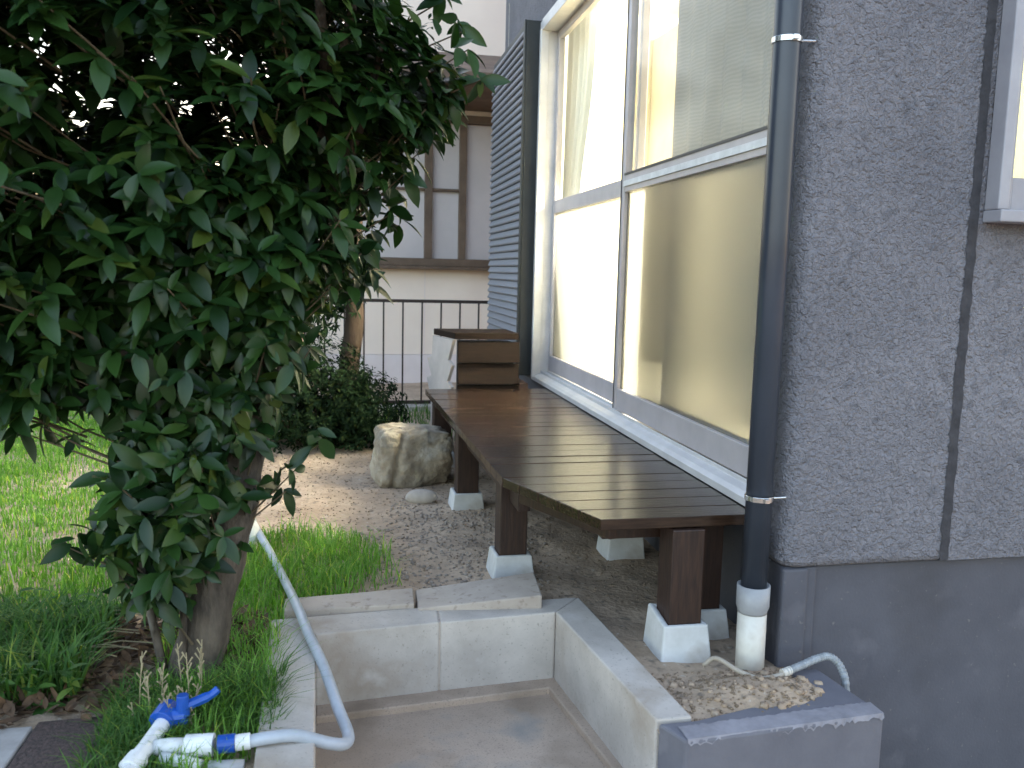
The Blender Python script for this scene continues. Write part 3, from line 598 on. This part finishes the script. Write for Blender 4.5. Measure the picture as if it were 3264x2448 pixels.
# ---------------------------------------------------------------- the big evergreen
tr = thing('evergreen_tree', (-.27, 1.9, 0), 'large dark evergreen tree with glossy leaves filling the left side', 'tree')
tp = smooth_path([(-.285, 1.93, -.08), (-.275, 1.93, .02), (-.235, 1.94, .2), (-.19, 1.95, .36), (-.145, 1.97, .60), (-.105, 1.99, .78), (-.07, 2.0, .95), (-.04, 2.02, 1.2), (-.08, 2.03, 1.6), (-.1, 2.05, 2.1)], 5)
nT = len(tp); rad = [.062-.034*min(1, (i/nT)*1.6)+(.018 if i < 4 else 0) for i in range(nT)]
tk = MB().tube(tp, rad, 18); r2 = random.Random(2)
tk.v = [(x+.004*math.sin(40*z+9*x), y_+.004*math.sin(33*z), z) for x, y_, z in tk.v]
tko = tk.build('trunk', 'bark', tr, smooth=True)
MAIN = [(-.70, 1.95, 1.22, .72, .45, .56, 6.4), (-.14, 2.0, 1.30, .40, .38, .34, 2.2), (-.12, 2.02, .98, .26, .30, .26, 1.2), (-.30, 1.95, .80, .30, .24, .30, 1.2),
        (-.30, 1.90, .48, .19, .15, .26, .52), (-.33, 1.86, .30, .12, .10, .14, .10), (-.45, 2.05, 1.8, .8, .6, .4, 2.5), (-.50, 2.4, 1.15, .75, .35, .55, 2.2), (.16, 2.0, 1.30, .16, .2, .14, .3)]
Pc, u = in_ell(6200, MAIN)
Pa, _a = in_ell(420, [(-.62, 1.95, .74, .28, .25, .16, 1)]); Pc = np.vstack([Pc, Pa])
ctr = np.array([-.3, 2.1, .95]); T = (Pc-ctr); T /= np.linalg.norm(T, axis=1, keepdims=True); T = T*.7+unit(len(T))*.45+np.array([0, -.12, .35]); T /= np.linalg.norm(T, axis=1, keepdims=True)
ok = ~((Pc[:, 0] > -.02) & (Pc[:, 2] < .84)) & ~((Pc[:, 0] < -.43) & (Pc[:, 2] < .60)) & (Pc[:, 1] > 1.28)
eye = np.array([0, 0, .9])      # airy gaps in the upper crown where the evening sky shows through
gaps = [(-.52, 1.9, 1.34, .030), (-.50, 1.9, 1.28, .026), (-.46, 1.9, 1.23, .028), (-.43, 1.9, 1.235, .020), (-.60, 1.9, 1.18, .014), (-.58, 1.9, 1.14, .022), (-.34, 1.9, 1.30, .016), (-.20, 1.9, 1.33, .018), (-.19, 1.9, 1.175, .018), (-.48, 1.9, 1.15, .014), (-.63, 1.9, 1.20, .02)] + [(random.uniform(-.62, -.02), 1.9, random.uniform(1.10, 1.38), random.uniform(.004, .014)) for _ in range(60)]
for gx_, gy_, gz_, gr in gaps:
    dd_ = np.array([gx_, gy_, gz_])-eye; dd_ /= np.linalg.norm(dd_); w_ = Pc-eye; dist = np.linalg.norm(w_-(w_@dd_)[:, None]*dd_, axis=1)
    ok &= dist > gr+.012
Pc, T = Pc[ok], T[ok]
Pb, ub = in_ell(110, [(-.60, 1.80, 1.22, .17, .14, .20, 1)]); Pc = np.vstack([Pc, Pb]); T = np.vstack([T, ub*.7+np.array([0, -.3, .5])]); T /= np.linalg.norm(T, axis=1, keepdims=True)
# hand-set sprigs that break the outline
spr = np.array([(.335, 1.95, 1.31), (.30, 1.9, 1.36), (.27, 1.95, 1.27), (.30, 2.0, 1.42), (.22, 1.95, 1.20), (.17, 1.92, 1.10), (.15, 1.95, 1.02), (.13, 1.95, 1.06), (.02, 1.9, .86), (-.01, 1.9, .52), (-.06, 1.88, .47), (-.08, 1.9, .42),
                (-.46, 1.88, .36), (-.50, 1.85, .33), (-.43, 1.85, .30), (-.38, 1.82, .26), (-.56, 1.9, .57), (-.60, 1.9, .56), (-.50, 1.92, .53), (-.40, 1.88, .45), (.26, 1.98, 1.48), (.08, 1.92, .93)])
sT = unit(len(spr))*.3+np.array([.3, -.3, -.2])*np.sign(spr[:, :1]+.1)*np.array([1, 1, 1]); sT[:, 2] = -abs(sT[:, 2]); sT /= np.linalg.norm(sT, axis=1, keepdims=True)
Pc = np.vstack([Pc, spr]); T = np.vstack([T, sT])
V1, F1 = rosettes(Pc, T, 6, .066, .029)
npmesh('crown', V1, F1, 'leaf', tr)
# twigs from rosettes back towards the limbs
tw = MB(); idx = rng.choice(len(Pc), 620, replace=False)
idx = np.unique(np.concatenate([idx, np.arange(len(Pc)-len(spr), len(Pc))]))
TP = np.array([list(p) for p in tp])
for i in idx:
    p = Pc[i]; j = np.argmin(np.abs(TP[:, 2]-(p[2]-.25))+np.linalg.norm(TP-p, axis=1)*.3); b = TP[j]; d = b-p; L_ = np.linalg.norm(d)
    q = p+d*min(1, .20/L_)-np.array(T[i])*.04; mid = (p+q)/2+rng.normal(0, .009, 3)
    tw.tube([q, mid, p], [.0028, .0022, .0014], 5, cap=False)
tw.build('twigs', 'twig', tr, smooth=True)
lb = MB()
for e in ((-.14, 1.96, .55, -.55, 1.9, 1.05), (-.1, 2.0, .75, -.45, 1.8, 1.4), (-.07, 2.0, .9, .12, 1.85, 1.35), (-.05, 2.0, 1.0, -.02, 1.7, 1.5), (-.2, 1.95, .35, -.42, 1.85, .75), (-.09, 2, .8, .1, 1.95, 1.05), (-.335, 1.92, .0, -.345, 1.90, .62), (-.30, 1.86, .0, -.31, 1.88, .40), (-.05, 2.0, 1.1, -.7, 2.1, 1.6), (-.1, 2.0, .7, .10, 1.86, 1.62)):
    a_, b_ = Vector(e[:3]), Vector(e[3:]); side = Vector((random.uniform(-.05, .05), random.uniform(-.04, .04), .05))
    thin = e[2] == .0
    lb.tube(smooth_path([a_, a_.lerp(b_, .35)+side, a_.lerp(b_, .7)+side*.6, b_], 5), [(.009 if thin else .017)*(1-.75*i/16)+.001 for i in range(16)], 8)
lb.build('limb', 'bark', tr, smooth=True)
# ---------------------------------------------------------------- slender tree and bush behind
st = thing('slender_tree', (.14, 4.8, 0), 'slim brown trunked young tree in front of the railing', 'tree')
MB().tube(smooth_path([(.13, 4.8, -.05), (.135, 4.8, .35), (.165, 4.8, .62), (.15, 4.8, .85), (.165, 4.8, 1.2), (.12, 4.8, 1.7), (.05, 4.8, 2.3)], 6), [.062-.0009*i for i in range(37)], 12).build('trunk', 'bark2', st, smooth=True)
P2, _ = in_ell(420, [(-.02, 4.7, .75, .22, .2, .28, 1), (-.05, 4.8, 1.5, .35, .3, .35, 1.3), (.0, 4.7, 2.2, .6, .4, .4, 1.5)]); T2 = unit(len(P2))+np.array([0, -.2, .2]); T2 /= np.linalg.norm(T2, axis=1, keepdims=True)
V2, F2 = rosettes(P2, T2, 6, .055, .018); npmesh('crown', V2, F2, 'leaf2', st)
bu = thing('clipped_bush', (.05, 4.5, 0), 'low dark rounded bush of tiny leaves behind the sandy patch', 'bush')
P3, u3 = in_ell(3400, [(-.10, 4.5, .27, .40, .36, .35, 2), (.17, 4.5, .17, .27, .32, .25, 1.4), (-.38, 4.6, .3, .35, .35, .38, 1.2)]); T3 = u3+unit(len(P3))*.5+np.array([0, 0, .3]); T3 /= np.linalg.norm(T3, axis=1, keepdims=True)
V3, F3 = rosettes(P3, T3, 6, .030, .013); npmesh('foliage', V3, F3, 'leaf2', bu)
sbm = MB()
for i in range(14):
    a_ = random.uniform(-.25, .2); sbm.tube(smooth_path([(a_*.4-.05, 4.5, -.02), (a_*.8-.05, 4.5+random.uniform(-.1, .1), .15), (a_*1.3-.05, 4.5+random.uniform(-.2, .2), .36)], 3), .006, 5)
sbm.build('stems', 'bark2', bu)
he = thing('added_far_hedge', (-3, 7.6, 0), 'dark hedge added beyond the low garden wall to keep the crown gaps dark', 'hedge')  # hedge added to block the sky so low crown gaps stay dark
P4, u4 = in_ell(9000, [(-1.3-1.0*i, 7.7, .8, .8, .4, .85, 1) for i in range(8)]); T4 = u4+unit(len(P4))*.5; T4 /= np.linalg.norm(T4, axis=1, keepdims=True)
V4, F4 = rosettes(P4, T4, 5, .10, .045); npmesh('foliage', V4, F4, 'leaf3', he)
hb = MB()
for i in range(24): hb.tube([(-1.0-.33*i, 7.7, -.05), (-1.05-.33*i, 7.7, 1.2)], [.03, .012], 6)
hb.build('stems', 'bark', he)
# ---------------------------------------------------------------- grass and weeds
def blades(n, xs, ys, hgt, wid, m, name, label_kind, mask=None, zoff=0, lean=.6, pts=None):
    if pts is None: P = np.stack([rng.uniform(*xs, n), rng.uniform(*ys, n)], 1)
    else: P = pts
    if mask is not None: P = P[mask(P[:, 0], P[:, 1])]
    n = len(P); cl = .55+1.0*(vnoise(P[:, 0], P[:, 1], 9, 41)+.5); z = gz(P[:, 0], P[:, 1])+zoff; a_ = rng.random(n)*6.283; D = np.stack([np.cos(a_), np.sin(a_), np.zeros(n)], 1); Wd = np.stack([-np.sin(a_), np.cos(a_), np.zeros(n)], 1)
    h_ = hgt*rng.uniform(.45, 1.3, n)*cl; l_ = lean*rng.uniform(.1, 1.2, n)*h_; w = wid*rng.uniform(.6, 1.3, n)
    B = np.stack([P[:, 0], P[:, 1], z], 1); V = np.zeros((n, 5, 3)); up = np.array([0, 0, 1.])
    V[:, 0] = B-Wd*w[:, None]/2; V[:, 1] = B+Wd*w[:, None]/2
    m1 = B+D*(l_*.35)[:, None]+up*(h_*.6)[:, None]; V[:, 2] = m1+Wd*(w*.35)[:, None]; V[:, 3] = m1-Wd*(w*.35)[:, None]
    V[:, 4] = B+D*l_[:, None]+up*(h_*.85)[:, None]
    k = np.arange(n)[:, None]*5; F = np.concatenate([np.stack([k[:, 0], k[:, 0]+1, k[:, 0]+2], 1), np.stack([k[:, 0], k[:, 0]+2, k[:, 0]+3], 1), np.stack([k[:, 0]+3, k[:, 0]+2, k[:, 0]+4], 1)])
    o = npmesh(name, V.reshape(-1, 3), F, m); tag(o, label_kind, 'grass', kind='stuff'); return o
def lawn(x, y):      # left of a ragged edge running away from the trunk
    e = -.42-.10*(y-2.2)+.12*vnoise(x, y, 2.5, 8)
    return (x < np.where(y < 2.3, -.55, e)) & (y > 2.0+.35*vnoise(x, y, 3, 5)) & (rng.random(len(x)) < .75+.8*vnoise(x, y, 5, 44))
blades(210000, (-3.4, -.2), (1.9, 6.7), .030, .0042, 'grass', 'lawn_grass', 'bright green lawn grass lit by the window at left', lawn)
def tuft(x, y):
    d = ((x+.12)/.28)**2+((y-2.58)/.38)**2 + .9*vnoise(x, y, 9, 6)+rng.normal(0, .16, len(x))
    d2 = ((x+.22)/.14)**2+((y-1.95)/.5)**2 + .5*vnoise(x, y, 8, 7)
    return ((d < 1) & (y > 2.2)) | ((d2 < 1) & (x < -.10))
blades(17000, (-.6, .25), (1.4, 3.1), .060, .0035, 'grass', 'grass_tuft', 'fine green grass tuft between the tree trunk and the concrete blocks', tuft, lean=1.0)
blades(5200, (-.42, -.09), (1.45, 1.85), .055, .0035, 'weed', 'weeds', 'thin green weeds around the valve and white pipes', lambda x, y: vnoise(x, y, 9, 9) > -.15, lean=1.2)
blades(3600, (-1.0, -.5), (1.85, 2.3), .09, .006, 'weed', 'tall_weeds', 'broader dark weeds at the left between mulch and lawn', lambda x, y: vnoise(x, y, 7, 12) > -.1, lean=1.1)
blades(1500, (-.3, 1.0), (4.55, 5.5), .07, .006, 'weed', 'fence_weeds', 'dark weeds growing below the iron railing', lambda x, y: x < .75, lean=.8)
# ---------------------------------------------------------------- litter, gravel, straw
def scatter(n, area, size, m, name, label, cat, mask=None, flat=.6, sharp=.5):
    P = np.stack([rng.uniform(area[0], area[1], n), rng.uniform(area[2], area[3], n)], 1)
    if mask is not None: P = P[mask(P[:, 0], P[:, 1])]
    n = len(P); o8 = np.array([(-1, -1, -.8), (1, -1, -1), (1, 1, -.9), (-1, 1, -1), (-.7, -.6, .8), (.6, -.7, 1), (.7, .6, .7), (-.6, .7, .9)])
    f8 = np.array([(3, 2, 1, 0), (4, 5, 6, 7), (0, 1, 5, 4), (1, 2, 6, 5), (2, 3, 7, 6), (3, 0, 4, 7)])
    s = size*rng.uniform(.35, 1.2, n)**1.5; a_ = rng.random(n)*6.28; ca, sa = np.cos(a_), np.sin(a_)
    Vv = np.repeat(o8[None], n, 0)*(1+rng.uniform(-sharp, sharp, (n, 8, 3))*.6); Vv[:, :, 2] *= flat
    x_ = Vv[:, :, 0]*ca[:, None]-Vv[:, :, 1]*sa[:, None]; y_ = Vv[:, :, 0]*sa[:, None]+Vv[:, :, 1]*ca[:, None]
    Vv[:, :, 0], Vv[:, :, 1] = x_, y_; Vv *= s[:, None, None]/2
    Vv[:, :, 0] += P[:, 0:1]; Vv[:, :, 1] += P[:, 1:2]; Vv[:, :, 2] += (gz(P[:, 0], P[:, 1])+s*.15)[:, None]
    F = (f8[None]+(np.arange(n)*8)[:, None, None]).reshape(-1, 4); o = npmesh(name, Vv.reshape(-1, 3), F, m); return tag(o, label, cat, kind='stuff')
scatter(4200, (.08, 1.0, 2.3, 4.0), .009, 'pebble', 'gravel', 'grey gravel in the shade of the deck', 'gravel', lambda x, y: ((x-.42)/.30)**2+((y-2.85)/.55)**2+.8*vnoise(x, y, 6, 21) < 1)
scatter(900, (.70, 1.08, 1.53, 1.78), .006, 'pebble2', 'rubble', 'crumbly tan rubble and soil inside the painted kerb', 'rubble')
scatter(70, (.72, 1.06, 1.535, 1.72), .015, 'soil', 'soil_clumps', 'larger tan clods on the soil inside the painted kerb', 'rubble')
scatter(5000, (-.4, 1.0, 2.2, 4.3), .006, 'pebble2', 'grit', 'scattered tan grit on the sandy ground', 'grit')
# leafy weeds
n = 150; P6 = np.stack([rng.uniform(-1.0, -.50, n), rng.uniform(1.80, 2.35, n), np.zeros(n)], 1)
P6 = P6[(vnoise(P6[:, 0], P6[:, 1], 6, 31) > -.1)]; n = len(P6); P6[:, 2] = gz(P6[:, 0], P6[:, 1])+rng.uniform(.02, .09, n); T6 = unit(n)*.35+np.array([0, 0, 1.]); T6 /= np.linalg.norm(T6, axis=1, keepdims=True)
V6, F6 = rosettes(P6, T6, 6, .045, .020, spread=(.9, 1.4)); tag(npmesh('leafy_weeds', V6, F6, 'weed'), 'low leafy weeds between the dead leaves and the lawn at left', 'weeds', kind='stuff')
sk = MB(); r6 = random.Random(8)
for i in range(16):
    x0_, y0_ = r6.uniform(-.36, -.24), r6.uniform(1.66, 1.82); h_ = r6.uniform(.06, .15); dx = r6.uniform(-.02, .02)
    sk.tube([(x0_, y0_, 0), (x0_+dx*.4, y0_, h_*.5), (x0_+dx, y0_, h_)], .0011, 5)
    for k in range(5): sk.tube([(x0_+dx*(.5+.1*k), y0_, h_*(.5+.1*k)), (x0_+dx*(.5+.1*k)+r6.uniform(-.012, .012), y0_+r6.uniform(-.01, .01), h_*(.55+.1*k)+.008)], [.0008, .0018], 5)
tag(sk.build('seed_stalks', 'straw'), 'thin pale seed stalks standing in front of the tree trunk', 'weeds', kind='stuff')
# dead leaves
TVm, TFm = leaf_template(.045, .022, .5, -.3, 4); n = 1500
P5 = np.stack([rng.uniform(-1.0, -.15, n), rng.uniform(1.76, 2.25, n), np.zeros(n)], 1); P5[:, 2] = gz(P5[:, 0], P5[:, 1])+rng.uniform(.002, .02, n)
D5 = unit(n); D5[:, 2] *= .3; N5 = unit(n)*.5+np.array([0, 0, 1.]); V5, F5 = place(TVm, TFm, P5, D5, N5, rng.uniform(.5, 1.1, n))
tag(npmesh('leaf_litter', V5, F5, 'mulch'), 'brown dead leaves on the bare soil around the trunk', 'leaf litter', kind='stuff')
sw = MB()
for i in range(26):
    x = random.uniform(-.72, -.52); y_ = random.uniform(1.98, 2.3); a_ = random.uniform(-.3, .2); L_ = random.uniform(.06, .16)
    sw.tube([(x, y_, .03), (x+L_*.5*math.cos(a_), y_+L_*.5*math.sin(a_), .04), (x+L_*math.cos(a_), y_+L_*math.sin(a_), .03)], .0016, 5)
for i in range(5):
    x = random.uniform(-1.0, -.85); sw.tube([(x, 2.6, .06), (x+.08, 2.42, .02)], .0022, 5)
tag(sw.build('straw', 'straw'), 'pale dry straw stalks lying at the lawn edge', 'straw', kind='stuff')
